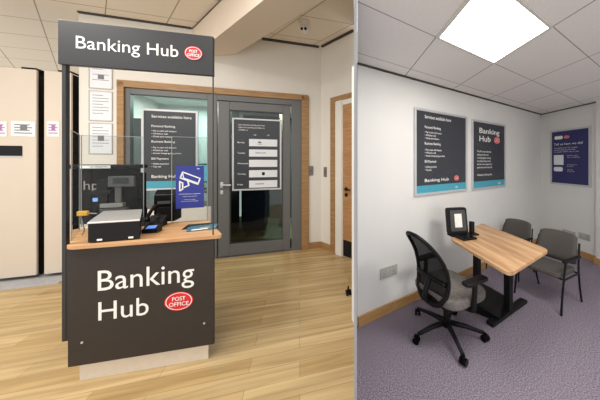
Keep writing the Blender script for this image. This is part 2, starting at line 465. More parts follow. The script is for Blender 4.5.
for (a0, a1, c0, c1) in ((g0, g0+.012, .2, zd-.13), (g1-.012, g1, .2, zd-.13), (g0, g1, .2, .212), (g0, g1, zd-.142, zd-.13)):
    bx(b, a0, a1, .012, .05, c0, c1)
link('door_gasket', b, M_dgrey2, DR)
box('door_glass', DR, M_dglass, g0+.002, g1-.002, .026, .034, .202, zd-.132)
uh = WL.u(222); zh = WL.z(222, 186)
b = bmesh.new(); bx(b, uh-.02, uh+.02, -.012, 0, zh-.03, zh+.06, .006); tube(b, [(uh, -.01, zh+.02), (uh, -.055, zh+.02), (uh+.02, -.06, zh+.02), (uh+.14, -.06, zh+.015)], .011)
bx(b, uh-.02, uh+.02, -.012, 0, zh-.13, zh-.07, .006)
link('door_handle', b, M_alu, DR)

# poster on the glazed door
def poster(name, label, W, x0, x1, yt, yb, fm, bm_, fw=.02, th=.022, n=0, group=None):
    u0, u1, z0, z1 = W.rect(x0, x1, yt, yb)
    p = W.p((u0+u1)/2, z0, n)
    t = thing(name, label, 'poster', p, W.yaw, group)
    w = u1-u0; h = z1-z0
    b = bmesh.new()
    bx(b, -w/2, -w/2+fw, -th, 0, 0, h, .003); bx(b, w/2-fw, w/2, -th, 0, 0, h, .003)
    bx(b, -w/2+fw, w/2-fw, -th, 0, 0, fw, .003); bx(b, -w/2+fw, w/2-fw, -th, 0, h-fw, h, .003)
    link('poster_frame', b, fm, t)
    box('poster_sheet', t, bm_, -w/2+fw, w/2-fw, -th*.5, -.001, fw, h-fw)
    return t, w, h
t, w, h = poster('framed_notice', 'silver framed charcoal weekly timetable poster hung on the grey glazed door', WL, 232.5, 281.5, 119, 190, M_alu, M_poster, .025, .02, -.004)
fy = -.0135
text('lettering', t, M_white, [('Each of these working with their', -w*.38, h*.9, h*.018), ('high street banking providers on', -w*.38, h*.865, h*.018), ('available on', -w*.38, h*.83, h*.018)] +
     [(s, -w*.4, h*(.655-.145*i), h*.02) for i, s in enumerate(('Monday', 'Tuesday', 'Wednesday', 'Thursday', 'Friday'))] +
     [('AM', -w*.08, h*.765, h*.016), ('PM', w*.2, h*.765, h*.016)], 0, 0, .003, fy)
for i in range(5):
    zc = h*(.665-.145*i)
    pn = box('name_panel', t, M_paper, -w*.17, w*.41, fy-.001, fy+.004, zc-h*.05, zc+h*.05)
    if i == 0:
        b = bmesh.new(); prism(b, [(.0, zc+.002), (.02, zc+.02), (.035, zc+.03), (.03, zc+.012), (.06, zc+.014), (.05, zc-.004)], fy-.002, fy-.001, axis='y'); link('printed_mark', b, M_black, pn)
        text('printed_name', pn, M_black, [('BANK', .0, 0, h*.014)], 0.005, zc-.03, .01, fy-.002)
    elif i in (1, 4): text('printed_name', pn, M_blue if i == 1 else M_black, [('BARCLAYS' if i == 1 else 'HALIFAX', -w*.04, 0, h*.02)], 0, zc-.008, .01, fy-.002)
    elif i == 3:
        b = bmesh.new(); prism(b, [(w*.09, zc-.02), (w*.12, zc-.03), (w*.15, zc-.02), (w*.15, zc+.025), (w*.09, zc+.025)], fy-.002, fy-.001, axis='y'); link('printed_mark', b, M_black, pn)

# poster standing behind / on the glazed screen
SV = [('Services available here', 0, .915, .026), ('Personal Banking', 0, .80, .02), ('• Pay in cash and cheques', 0, .745, .014), ('• Withdraw cash', 0, .71, .014), ('• Check your balance', 0, .675, .014),
      ('Business Banking', 0, .61, .02), ('• Pay in cash and cheques', 0, .54, .014), ('• Withdraw cash', 0, .505, .014), ('• Access change giving services', 0, .47, .014),
      ('Bill Payment', 0, .40, .02), ('• Utility payments', 0, .34, .014), ('• Top ups', 0, .305, .014)]
def services(t, w, h, y, fw, k=1.25):
    s = h*1.0
    text('lettering', t, M_white, [(a, -w*.33, (b_-.02)*h, c*s*k) for a, _, b_, c in SV] + [('Banking Hub', -w*.33, h*.155, h*.036, w*.44)], 0, 0, .008, y)
    bd = box('teal_band', t, M_teal, -w/2+fw, w/2-fw, y-.0005, y+.004, fw, h*.115)
    text('band_logo', bd, M_white, [('Cash', w*.24, h*.055, h*.02)], 0, 0, .02, y-.001)
t, w, h = poster('framed_notice', 'silver framed services poster with teal band behind the counter screens', WL, 142, 198.5, 110, 190, M_alu, M_poster, .03, .02, -.002)
services(t, w, h, -.0125, .03)

# three framed certificates on the wall
for k, (yt, yb, lb) in enumerate(((66, 89, 'topmost small framed certificate just under the hanging sign'), (91, 121, 'middle small framed certificate between two others on back wall'), (123, 154, 'lowest small framed certificate above the printer'))):
    t, w, h = poster('framed_certificate', lb, WL, 89, 113, yt, yb, mat('pale_frame', (196, 194, 190), .4, var=.03), M_paper, .012, .015, 0, 'framed certificates on the back wall')
    lines = []
    n = 7 if k else 3
    b = bmesh.new()
    for i in range(n):
        z = h*(.85-.7*i/n); bx(b, -w*.34, w*(.34 if i % 3 else .1), -.0085, -.0078, z-.004, z+.003)
    if k != 1: bx(b, -w*.12, w*.14, -.0086, -.0078, h*.42, h*.6)
    link('printed_lines', b, M_ink, t)

# switches on the two walls
def switch(label, W, x, yt, yb, wd):
    z0, z1 = W.z(x, yb), W.z(x, yt); t = thing('light_switch', label, 'switch', W.p(W.u(x), z0), W.yaw, 'grey switch plates')
    box('plate', t, M_switch, -wd/2, wd/2, -.012, 0, 0, z1-z0, bev=.003)
    box('rocker', t, mat('rocker_grey', (100, 98, 96), .4), -wd*.15, wd*.15, -.018, -.012, (z1-z0)*.3, (z1-z0)*.7, bev=.002)
switch('grey light switch plate beside the glazed door frame', WL, 311, 166, 175.5, .075)
switch('grey light switch plate beside the wooden door frame', WR, 325.5, 167, 177, .075)

# ---- wooden door on the side wall
zdt = WR.z(333, 98)
b = bmesh.new()
uL = WR.u(343.5); uDe = ur1-.004
bx(b, uF0, uF1, -.03, 0, 0, zdt, .003); bx(b, uF1, uDe, -.03, 0, zdt-.08, zdt, .003)
o = struct(link('trim_9', b, M_oak)); o.location = WR.p(0); o.rotation_euler = (0, 0, WR.yaw)
b = bmesh.new(); bx(b, uF1, uL, -.022, 0, 0, zdt-.08, .004); bx(b, uF1+.03, uL-.01, -.035, -.02, 0, zdt-.08, .004)
bx(b, uL, uDe, -.022, 0, zdt-.16, zdt-.08, .004)
o = struct(link('trim_10', b, M_wallL)); o.location = WR.p(0); o.rotation_euler = (0, 0, WR.yaw)
D2 = bpy.data.objects.new('door_2', None); COL.objects.link(D2); struct(D2); D2.location = WR.p(0); D2.rotation_euler = (0, 0, WR.yaw)
box('door_leaf', D2, wood_mat('door_veneer', (186, 140, 92), (164, 118, 74), 0, .45), uL+.003, uDe, -.012, 0, .01, zdt-.165)
box('kick_plate', D2, M_black, uL+.01, uDe, -.016, -.011, .02, .27)
b = bmesh.new(); uh = WR.u(347); zh = WR.z(347, 189)
cyl(b, (uh, -.02, zh), .03, .012, 'y'); tube(b, [(uh, -.02, zh), (uh, -.06, zh), (uh+.02, -.065, zh), (uh+.12, -.065, zh)], .011)
cyl(b, (uh, -.02, zh-.09), .03, .012, 'y')
link('door_handle', b, M_black, D2)

# ---- ceiling camera
pc = at(304.5, 22, 1); Yc = FP*(ZL-H)/(YH-22); pc = at(304.5, 22, Yc)
t = thing('security_camera', 'small white dome security camera fixed under the ceiling', 'camera', (pc.x, pc.y, ZL))
b = bmesh.new(); cyl(b, (0, 0, -.02), .075, .04); cyl(b, (0, 0, -.055), .05, .05); link('mount', b, mat('white_plastic', (226, 222, 214), .5), t)
b = bmesh.new(); bmesh.ops.create_uvsphere(b, u_segments=20, v_segments=12, radius=.065); b.transform(Matrix.Translation((0, 0, -.1))); link('camera_head', b, MATS['white_plastic'], t, True)
for sx in (-.025, .025):
    b = bmesh.new(); bmesh.ops.create_uvsphere(b, u_segments=12, v_segments=8, radius=.02); b.transform(Matrix.Translation((sx, -.05, -.125))); link('lens', b, M_gloss, t, True)

# ---- rolling storage units at the far left
zS = WL.z(20, 69.5)
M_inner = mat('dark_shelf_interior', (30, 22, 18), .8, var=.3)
def storage(label, xa, xb, ref=False):
    ua, ub = WL.u(xa), WL.u(xb); p = WL.p((ua+ub)/2, .0, -.02); w = ub-ua
    t = thing('storage_unit', label, 'storage unit', p, WL.yaw, 'rolling storage units')
    box('end_panel', t, M_beige, -w/2, w/2, -.03, 0, .055, zS, bev=.006)
    box('shelf_body', t, M_inner, -w/2+.03, w/2-.03, .001, .8, .075, zS-.03)
    box('top_cap', t, M_black, w*.2, w/2-.01, -.02, .5, zS-.002, zS+.025, bev=.004)
    for y in (.1, .6):
        b = bmesh.new(); cyl(b, (0, y, .05), .03, max(w-.1, .02), 'x'); link('wheel', b, M_black, t)
    return t, w
t1, w_1 = storage('leftmost beige storage unit, widest, with black slot handle', -14, 40.5)
t2, w_2 = storage('beige storage unit in the middle, behind the sign post', 48, 66)
t3, w_3 = storage('narrowest beige storage unit, right of the sign post', 68, 74.5)
def cardon(t, W, xa, xb, yt, yb, off, m, lb):
    u0, u1, z0, z1 = W.rect(xa, xb, yt, yb); p = W.p((u0+u1)/2, z0, off)
    q = thing('label_card', lb, 'label', p, W.yaw, 'cards on the storage units')
    w = u1-u0; h = z1-z0
    box('card', q, M_paper, -w/2, w/2, -.003, 0, 0, h)
    b = bmesh.new()
    for i in range(4): bx(b, -w*.36, w*(.36-.1*(i % 2)), -.004, -.003, h*(.2+.18*i), h*(.26+.18*i))
    link('printed_lines', b, m, q)
    bx_ = box('printed_block', q, m, -w*.12, w*.16, -.0045, -.003, h*.4, h*.75)
cardon(t1, WL, -2, 12, 122, 137, -.0515, M_purple, 'white and purple card at the far left edge of the wide unit')
cardon(t1, WL, 16, 40, 122, 137, -.0515, M_ink, 'white card above the black slot handle')
cardon(t2, WL, 51, 63.5, 122, 137, -.0515, M_purple, 'white and purple card on the middle storage unit')
u0, u1, z0, z1 = WL.rect(4, 27, 146, 156)
b = bmesh.new(); L0 = WL.u(-14); L1 = WL.u(40.5); c_ = (L0+L1)/2
bx(b, u0-c_, u1-c_, -.036, -.03, z0, z1, .004); link('slot_handle', b, M_black, t1)
bx_ = box('slot_lip', t1, M_alu, u0-c_, u1-c_, -.04, -.03, z0-.012, z0-.001)
# floor track in front of the units
tw0, tw1 = WL.u(-30), WL.u(78)
o = box('floor_track', None, M_track, tw0, tw1, -.13, .15, 0, .02)
b = bmesh.new(); bx(b, 0, tw1-tw0, -.27, .9, 0, .014)
for k in range(6): bx(b, 0, tw1-tw0, -.26+.037*k, -.245+.037*k, .014, .021)
bpy.data.objects.remove(o); o = link('floor_track', b, M_track); o.location = WL.p(tw0); o.rotation_euler = (0, 0, WL.yaw)
tag(o, 'ribbed aluminium floor track under the storage units', 'track')
# alcove walls behind the units
struct(wbox('wall_alcove', WL, WL.u(-40)-5, uE+.0, 3.2, 3.3, 0, ZL, M_wallL))
struct(wbox('wall_left', WL, uE, uE+.1, .12, 3.2, 0, ZL, M_wallL))

# ---- the room seen through the glass
uq = WL.u(214)
def mesh_at_WL(name, boxes, m):
    b = bmesh.new()
    for q in boxes: bx(b, *q)
    o = link(name, b, m); o.location = WL.p(0); o.rotation_euler = (0, 0, WL.yaw); return o
M_gfloor = mat('green_grey_carpet', (92, 100, 78), .95, var=.2, scale=60)
struct(mesh_at_WL('floor_back_room', [(uE+.1, uCn+2.0, .12, 2.9, -.08, 0.0)], M_gfloor))
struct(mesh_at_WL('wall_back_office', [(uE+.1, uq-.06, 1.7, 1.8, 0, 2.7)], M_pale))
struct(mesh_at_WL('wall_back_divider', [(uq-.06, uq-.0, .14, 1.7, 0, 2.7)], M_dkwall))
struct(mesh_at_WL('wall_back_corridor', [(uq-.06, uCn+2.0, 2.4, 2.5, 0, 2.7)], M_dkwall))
struct(mesh_at_WL('ceiling_back_office', [(uE+.1, uCn+2.0, .12, 2.9, 2.7, 2.75)], mat('inner_ceiling', (200, 205, 200), .8)))
# dark board and pale cupboard in the office behind the screen
def inner(name, label, cat, u, n, yaw=0): return thing(name, label, cat, WL.p(u, 0, n), WL.yaw+yaw)
t = inner('office_cupboard', 'pale tall office cupboard seen through the glazed screen', 'cupboard', uE+.5, .45)
box('cupboard_body', t, mat('pale_cupboard', (206, 216, 212), .5), -.35, .35, 0, .4, 0, 1.9, bev=.01)
for s in (-1, 1):
    d = box('cupboard_door', t, MATS['pale_cupboard'], min(s*.01, s*.34), max(s*.01, s*.34), -.02, 0, .05, 1.85, bev=.005)
    box('pull_handle', d, M_alu, s*.05-.008, s*.05+.008, -.04, -.02, .9, 1.05)
box('top_storage_box', t, M_black, -.34, .34, .02, .38, 1.9, 2.2, bev=.01)
t = inner('office_monitor', 'lit blue-white computer monitor behind the glazed screen', 'monitor', uq-.36, .6)
tb = inner('office_desk', 'dark office desk behind the glazed screen', 'desk', uq-.42, .6)
box('desk_top', tb, M_char, -.3, .3, -.25, .25, .98, 1.02, bev=.006)
for s in (-.28, .22): box('leg', tb, M_char, s, s+.05, -.22, .22, 0, .98)
t.location.z = 1.02
box('screen_housing', t, M_black, -.1, .1, -.015, .02, .12, .45, bev=.008)
box('screen', t, mat('lit_screen', (120, 190, 215), .4, emit=(130, 205, 230), es=.9), -.085, .085, -.018, -.014, .14, .43)
b = bmesh.new(); bx(b, -.015, .015, 0, .02, 0, .2); bx(b, -.08, .08, -.06, .08, 0, .015, .004); link('stand', b, M_black, t)
# navy cabinets on castors beyond the glazed door
M_navc = mat('navy_cabinet', (26, 34, 54), .6, var=.1)
def navcab(label, x, n, w, h):
    p = WL.p(uq+x, 0, n)
    t = thing('rolling_cabinet', label, 'cabinet', p, WL.yaw, 'cabinets beyond the glazed door')
    box('cabinet_body', t, M_navc, -w/2, w/2, 0, .5, .12, h, bev=.01)
    box('front_panel', t, mat('navy_front', (34, 46, 74), .5), -w/2+.02, w/2-.02, -.015, 0, .15, h-.03, bev=.004)
    for s in (-1, 1):
        for y in (.05, .45):
            b = bmesh.new(); cyl(b, (s*(w/2-.06), y, .045), .045, .03, 'x'); bx(b, s*(w/2-.06)-.012, s*(w/2-.06)+.012, y-.015, y+.015, .06, .125); link('castor', b, M_black, t)
navcab('tall navy rolling cabinet seen at the left through the door glass', .24, 1.5, .32, 1.5)
navcab('wide navy rolling cabinet seen through the middle of the door glass', .42, .95, .42, 1.3)
t = inner('corridor_column', 'brown square column beyond the glazed door', 'column', uq+.95, 1.6)
box('shaft', t, mat('brown_column', (112, 96, 78), .7), -.08, .08, -.08, .08, 0, 2.7, bev=.01)
box('base_trim', t, M_dgrey2, -.09, .09, -.09, .09, 0, .1, bev=.005)

# ------------------------------------------------------------------ the counter
ub0, ub1 = WD.u(69.5), WD.u(214.5)
zdk = .945
T = thing('service_counter', 'charcoal banking service counter with pale wood top and big white lettering', 'counter', WD.p(0), WD.yaw)
def toD(p):
    q = Vector((p.x, p.y))-WD.o; return (q.dot(WD.d), q.dot(WD.n))
zbd = .123
box('front_board', T, M_char, ub0, ub1, -.012, .006, zbd, zdk-.026, bev=.002)
FLp = toD(fl(66, 246.5, zdk)); FRp = toD(fl(223, 235, zdk)); BRp = toD(fl(208, 219.5, zdk)); BLp = toD(fl(73, 229, zdk))
print('desk pts', FLp, FRp, BRp, BLp)
b = bmesh.new(); prism(b, rounded([FLp, FRp, BRp, BLp], .05, 6), zdk-.026, zdk, .003)
dt = link('worktop', b, M_deskwood, T)
sk = (BLp[0]-FLp[0], BLp[1]-FLp[1])
ins = .9
b = bmesh.new()
prism(b, [(ub0+.01, .006), (ub1-.012, .006), (ub1-.03+sk[0]*.85, sk[1]*.85), (ub0+.02+sk[0]*.85, sk[1]*.85)], zbd+.02, zdk-.026)
link('carcass', b, M_char, T)
b = bmesh.new()
up0_, up1_ = WD.u(77.5), WD.u(207.5)
prism(b, [(up0_, .015), (up1_, .015), (up1_-.02+sk[0]*.75, sk[1]*.75), (up0_+sk[0]*.75, sk[1]*.75)], 0, zbd+.02)
link('plinth', b, M_plinth, T)
us = WD.u(63.5)
box('side_board', T, M_chsign, us+.022, ub0-.001, -.01, .02, .3, zdk-.026, bev=.002)
for (x, y) in ((84, 341), (205, 322)):
    b = bmesh.new(); cyl(b, (WD.u(x), -.014, WD.z(x, y)), .007, .005, 'y', 14); link('screw_cap', b, M_alu, T)
def wtxt(s, x0, x1, ytop, ybase, name='lettering'):
    u0, u1 = WD.u(x0), WD.u(x1); xm = (x0+x1)/2
    z0 = WD.z(xm, ybase); z1 = WD.z(xm, ytop)
    return (s, u0, z0, z1-z0, u1-u0)
text('lettering', T, M_white, [wtxt('Banking', 99.5, 195, 265.5, 285), wtxt('Hub', 100, 150, 298, 316.2)], 0, 0, .002, -.0135, label='large white Banking Hub lettering')
zc = WD.z(180, 300); oval(T, WD.u(180), zc, .092, .068, -.0145)

# the hanging sign with its post
SG = thing('overhead_sign', 'charcoal Banking Hub sign board held on a dark post over the counter', 'sign', WD.p(us, .3), WD.yaw)
su0, su1 = WD.u(61)-us, WD.u(214)-us
zs0, zs1 = 2.15-.3, 2.445-.3
box('sign_board', SG, M_chsign, su0, su1, -.02, .012, zs0, zs1, bev=.003)
box('post', SG, M_chsign, 0, .022, -.012, .016, 0, zs0+.01, bev=.002)
box('right_post', SG, M_dgrey2, su1-.010, su1-.003, -.004, .006, zdk-.3+.001, zs0+.01, bev=.001)
d = .3
def stx(s, x0, x1, ytop, ybase):
    a = wtxt(s, x0, x1, ytop, ybase); return (a[0], a[1]-us, a[2]-.3, a[3], a[4])
text('lettering', SG, M_white, [stx('Banking Hub', 79, 180, 42, 54)], 0, 0, .002, -.0215, label='white Banking Hub lettering')
oval(SG, WD.u(195)-us, WD.z(193, 54.5)-.3, .058, .05, -.0235)

# ---- clear acrylic screens standing on the worktop
def dpt(x, y, z=zdk): return fl(x, y, z)
def screen(name, label, xa, ya, xb, yb, ztop, cat='screen'):
    a = dpt(xa, ya); c = dpt(xb, yb); v = (c-a); L_ = v.length
    t = thing(name, label, cat, (a.x, a.y, zdk), math.atan2(v.y, v.x), 'clear acrylic counter screens')
    box('acrylic_sheet', t, M_persp, .004, L_-.004, -.003, .003, 0.001, ztop)
    b = bmesh.new(); bx(b, 0, .004, -.003, .003, 0, ztop); bx(b, L_-.004, L_, -.003, .003, 0, ztop); bx(b, .006, L_-.006, -.0035, .0035, ztop-.004, ztop)
    link('sheet_edge', b, M_edge, t)
    return t, L_
def ht(x, ybase, ytop):
    Y = dpt(x, ybase).y; return (ybase-ytop)/FP*Y
screen('counter_screen', 'wide clear acrylic screen in front of the printer', 81, 227.5, 144, 223, ht(110, 225, 136))
screen('counter_screen', 'clear acrylic side screen at the left end of the counter', 71.5, 241, 79.5, 230, ht(75, 234, 133))
t, L_ = screen('counter_screen', 'narrow clear acrylic screen holding the blue camera poster', 171.5, 223.5, 207.5, 220.5, ht(190, 222, 137))
# camera poster on it
a = dpt(171.5, 223.5); c = dpt(207.5, 220.5); v = (c-a).normalized(); yawp = math.atan2(v.y, v.x)
k0, k1 = .12*L_, .9*L_
zb = ht(190, 222, 208); zt_ = ht(190, 222, 166)
nrm = Vector((v.y, -v.x, 0))
cp = thing('camera_notice', 'blue notice with white security camera drawing fixed to the clear screen', 'notice', a+v*k0+Vector((0, 0, zb))+nrm*.005, yawp)
pw, ph = k1-k0, zt_-zb
box('notice_sheet', cp, M_blue, 0, pw, -.002, 0, 0, ph)
b = bmesh.new()
def stroke(pts, r, closed=True):
    P = [(x*pw, -.003, z*ph) for x, z in pts]
    for i in range(len(P) if closed else len(P)-1):
        p, q = Vector(P[i]), Vector(P[(i+1) % len(P)]); dd = (q-p).normalized(); nn = Vector((-dd.z, 0, dd.x))*r
        p -= dd*r*.8; q += dd*r*.8
        f = [b.verts.new(w_) for w_ in (p+nn, p-nn, q-nn, q+nn)]; b.faces.new(f)
rr = .0055
stroke([(.16, .72), (.24, .86), (.86, .70), (.78, .56)], rr); stroke([(.24, .86), (.27, .72), (.8, .585)], rr*.7, False)
stroke([(.42, .64), (.46, .54), (.30, .50)], rr, False); stroke([(.14, .42), (.14, .64), (.24, .6), (.24, .46)], rr)
link('camera_drawing', b, M_white, cp)
text('lettering', cp, M_white, [('CCTV cameras in operation', .12*pw, .33*ph, .02*ph, .76*pw), ('Images are being monitored', .25*pw, .275*ph, .014*ph, .5*pw), ('For further information', .3*pw, .2*ph, .014*ph, .4*pw), ('please contact the manager', .2*pw, .16*ph, .014*ph, .6*pw), ('BH', .75*pw, .92*ph, .03*ph)], 0, 0, .012, -.0035)

# ---- things on the worktop
DY = WD.yaw+R(4)
def ondesk(name, label, cat, x, y, yaw=DY):
    p = dpt(x, y); p.z = zdk; return thing(name, label, cat, p, yaw)
# printer behind the screen: 78..140 wide, base hidden
t = ondesk('desktop_printer', 'large black desktop printer behind the clear screen', 'printer', 104.5, 223.5)
pY = t.location.y; k = pY/FP
W_ = 53*k; Hh = 59*k
b = bmesh.new(); bx(b, -W_/2, W_/2, .02, .05, Hh*.1, Hh, .01); bx(b, -W_/2, -W_*.2, .01, .14, 0, Hh*.96, .01); bx(b, W_*.42, W_*.5, .0, .14, 0, Hh*.85, .006); bx(b, -W_/2, W_/2, .02, .16, 0, Hh*.2, .01)
link('printer_body', b, M_gloss, t)
box('printer_lid', t, M_black, -W_*.51, W_*.5, .0, .16, Hh*.93, Hh*1.0, bev=.008)
text('logo', t, mat('grey_logo', (150, 145, 140), .4), [('hp', 0, 0, Hh*.15)], -W_*.31, Hh*.58, .0, .006)
box('paper_tray', t, mat('grey_tray', (78, 74, 72), .35, var=.1), -W_*.05, W_*.36, -.02, .06, Hh*.16, Hh*.26, bev=.006)
box('output_sheet', t, mat('clear_tray_sheet', (150, 148, 146), .25), -W_*.04, W_*.3, -.025, .03, Hh*.27, Hh*.34, bev=.004)
d_ = box('control_panel', t, mat('panel_grey', (96, 92, 90), .35), W_*.07, W_*.47, -.02, .02, Hh*.62, Hh*.80, bev=.006)
box('panel_display', d_, mat('panel_display', (52, 54, 56), .3), W_*.15, W_*.39, -.023, -.019, Hh*.67, Hh*.77)
b = bmesh.new(); bx(b, W_*.15, W_*.25, .0, .03, Hh*.3, Hh*.64, .004); link('support_arm', b, MATS['panel_grey'], t)
b = bmesh.new(); bx(b, -W_*.12, W_*.05, -.005, .03, Hh*.3, Hh*.75, .006); bx(b, -W_*.2, W_*.1, -.008, .03, Hh*.5, Hh*.56, .004); link('feed_mechanism', b, M_black, t)
l_ = box('label_strip', t, M_white, -W_*.36, W_*.09, -.002, .002, Hh*.935, Hh*.985); l_['label'] = 'white label strip'
text('label_text', l_, M_black, [('HP  OfficeJet Pro', 0, 0, Hh*.022)], -W_*.2, Hh*.95, .0, -.003)
box('port_light', t, mat('blue_light', (120, 160, 230), .4, emit=(120, 160, 230), es=.6), -W_*.16, -W_*.09, -.009, -.004, Hh*.38, Hh*.44)
# note counting scale in front of it
t = ondesk('cash_scale', 'black box scale with brushed silver top at the counter front', 'scale', 114.5, 241.5)
k = t.location.y/FP; W_ = 41*k
p0 = Matrix.Rotation(0, 4, 'Z')
hb = 19*k
def wedge(z0, z1, dz, g=0):
    b = bmesh.new(); D_ = .25
    lo = [(-W_/2-g, 0-g), (W_/2+g, 0-g), (W_*.43+g-.10, D_+g), (-W_*.40-g-.10, D_+g)]
    lov = [b.verts.new((x, y, z0+(y/D_)*dz*(1 if g else 0))) for x, y in lo]; hiv = [b.verts.new((x, y, z1+(y/D_)*dz)) for x, y in lo]
    b.faces.new(lov[::-1]); b.faces.new(hiv)
    for i in range(4): b.faces.new((lov[i], lov[(i+1) % 4], hiv[(i+1) % 4], hiv[i]))
    bmesh.ops.recalc_face_normals(b, faces=b.faces)
    bmesh.ops.bevel(b, geom=b.edges[:], offset=.004, segments=2, profile=.5, affect='EDGES'); return b
link('scale_body', wedge(.006, hb, .03), M_black, t)
link('weighing_plate', wedge(hb, hb+.012, .03, .003), M_silver, t)
for s in (-1, 1):
    for y in (.02, .13):
        b = bmesh.new(); cyl(b, (s*(W_/2-.045)-y*.4, y, .004), .012, .008); link('foot', b, M_black, t)
for s in (-.28, .32): box('sticker', t, M_white, W_*s-.014, W_*s+.014, -.002, .0005, .014, .026)
text('maker_mark', t, mat('mark_grey', (90, 90, 92), .5), [('scale', 0, 0, .008)], -W_*.32, .06, .0, hb+.0205, flat=True)
# yellow plug and grey cable
t = ondesk('power_cable', 'grey cable with yellow connector left of the scale', 'cable', 83, 236.5)
kk = t.location.y/FP
b = bmesh.new(); tube(b, smoothpath([(-.02, .02, .006), (.0, .01, .05), (-.01, 0, .15), (.02, 0, .17), (.08, 0.0, .165)]), .004); link('cord', b, mat('grey_cord', (140, 140, 142), .5), t)
box('yellow_connector', t, mat('yellow_plastic', (214, 168, 54), .5), -.03, .03, -.012, .012, .155, .19, bev=.005)
# card terminal
t = ondesk('card_terminal', 'small black card payment terminal with lit blue display', 'card reader', 149.5, 233.5)
k = t.location.y/FP
b = bmesh.new(); prism(b, [(0, 0), (.07, 0), (.07, .055), (.0, .03)], -6.5*k, 6.5*k, axis='x'); link('terminal_body', b, M_black, t)
b = bmesh.new(); Mx = Matrix.Translation((0, .006, .034))@Matrix.Rotation(math.atan2(.025, .07), 4, 'X')
bx(b, -.03, .03, .004, .045, 0, .0015, M=Mx); link('display', b, mat('blue_display', (90, 130, 210), .3, emit=(90, 140, 230), es=.6), t)
# telephone handset and base
t = ondesk('desk_telephone', 'black desk telephone with handset beside the printer', 'telephone', 152, 228)
k = t.location.y/FP
b = bmesh.new(); prism(b, [(0, 0), (.1, 0), (.1, .09), (.0, .02)], -.055, .065, .004, axis='x'); link('telephone_base', b, M_black, t)
b = bmesh.new(); tube(b, smoothpath([(-.035, .0, .055), (-.035, .02, .10), (-.02, .05, .15), (.0, .08, .175)]), [.02]*4+[.013]*10+[.02]*5, 10); link('handset', b, M_gloss, t, True)
b = bmesh.new(); tube(b, [( .04+.012*math.cos(i*.9), .0+.012*math.sin(i*.9), .02+.0035*i) for i in range(30)], .004, 6); link('curly_cord', b, M_black, t)
# keypad stand
t = ondesk('pin_keypad', 'rounded dark grey keypad holder between screen and telephone', 'keypad', 141, 225.5)
b = bmesh.new(); tube(b, [(0, 0, 0), (0, 0, .02), (0, 0, .05), (0, 0, .075)], [.05, .045, .03, .018], 16); link('keypad_base', b, mat('dark_grey_plastic', (60, 60, 62), .4), t, True)
box('keypad_face', t, M_black, -.022, .022, -.045, -.02, .03, .085, bev=.006)
# black box printer
t = ondesk('receipt_printer', 'black upright receipt printer behind the telephone', 'printer', 164, 222)
k = t.location.y/FP
b = bmesh.new(); prism(b, [(0, 0), (.15, 0), (.15, 30*k), (.05, 32*k), (0, 27*k)], -8.5*k, 8.5*k, .006, axis='x'); link('printer_body', b, M_gloss, t)
box('paper_slot', t, M_dgrey2, -.05, .05, -.004, .006, 18*k, 21*k, bev=.002)
box('printer_door', t, M_black, -.055, .055, -.006, .002, .02, 15*k, bev=.003)
# leaflets
M_leaf = mat('leaflet_photo', (70, 110, 130), .5, var=.5, scale=40)
for i, (x, y, r_, lb) in enumerate(((199, 226, 8, 'dark leaflet lying at the back of the leaflet pile'), (203, 228, 14, 'printed leaflet lying on top of the leaflet pile'))):
    p = dpt(x, y); t = thing('leaflet', lb, 'leaflet', (p.x, p.y, zdk+.003*i), WD.yaw+R(r_), 'leaflets on the counter')
    box('leaflet_paper', t, [M_black, M_leaf][i], -.1, .1, -.08, .08, 0.0, .003)
    box('leaflet_title', t, M_white if i else M_teal, -.07, .04, -.07, -.035, .003, .0034)
    if i: box('leaflet_spot', t, mat('leaflet_yellow', (210, 190, 90), .5), -.02, .05, -.02, .0, .003, .0034)

# castor poking out at the edge of the wood floor
p = fl(351, 296)
t = thing('castor_wheel', 'black twin-wheel castor on the wood floor near the wooden door', 'castor', (p.x-.03, p.y+.02, 0), R(20))
for s in (-.018, .018):
    b = bmesh.new(); cyl(b, (s, 0, .03), .03, .018, 'x', 20); link('wheel', b, M_gloss, t)
b = bmesh.new(); bx(b, -.008, .008, -.02, .02, .03, .075, .003); cyl(b, (0, 0, .085), .008, .03); link('fork', b, M_black, t)

# ------------------------------------------------------------------ right room
# ceiling light panel
ppa = at(437, 35.5, FP*(ZR-H)/(YH-35.5)); la = (pl-ppa).xy.length
print('light', pl, ppa, (pl-ppa).xy.normalized(), AR, la)
t = thing('ceiling_light', 'square glowing ceiling light panel in the tiled ceiling', 'light', (pl.x, pl.y, ZR), 0)
# panel fills one tile: spanned by the two grid directions, towards us from its far edge
q0 = Vector((0, 0))
M_emit = mat('light_diffuser', (255, 255, 250), .5, emit=(255, 252, 244), es=11)
def quad(b, P, z0, z1): prism(b, [(p.x, p.y) for p in P], z0, z1)
far_c = q0+BR*0
P = [q0, q0-AR*TR_[0], q0-AR*TR_[0]-BR*TR_[1], q0-BR*TR_[1]]
cen = (P[0]+P[2])/2
PP = P
b = bmesh.new(); quad(b, [cen+(p-cen)*.93 for p in P], -.006, -.001); link('diffuser', b, M_emit, t)
b = bmesh.new()
for i in range(4):
    a, c = P[i], P[(i+1) % 4]; quad(b, [a, c, cen+(c-cen)*.93, cen+(a-cen)*.93], -.012, -.001)
link('frame', b, mat('white_light_frame', (214, 212, 206), .5), t)
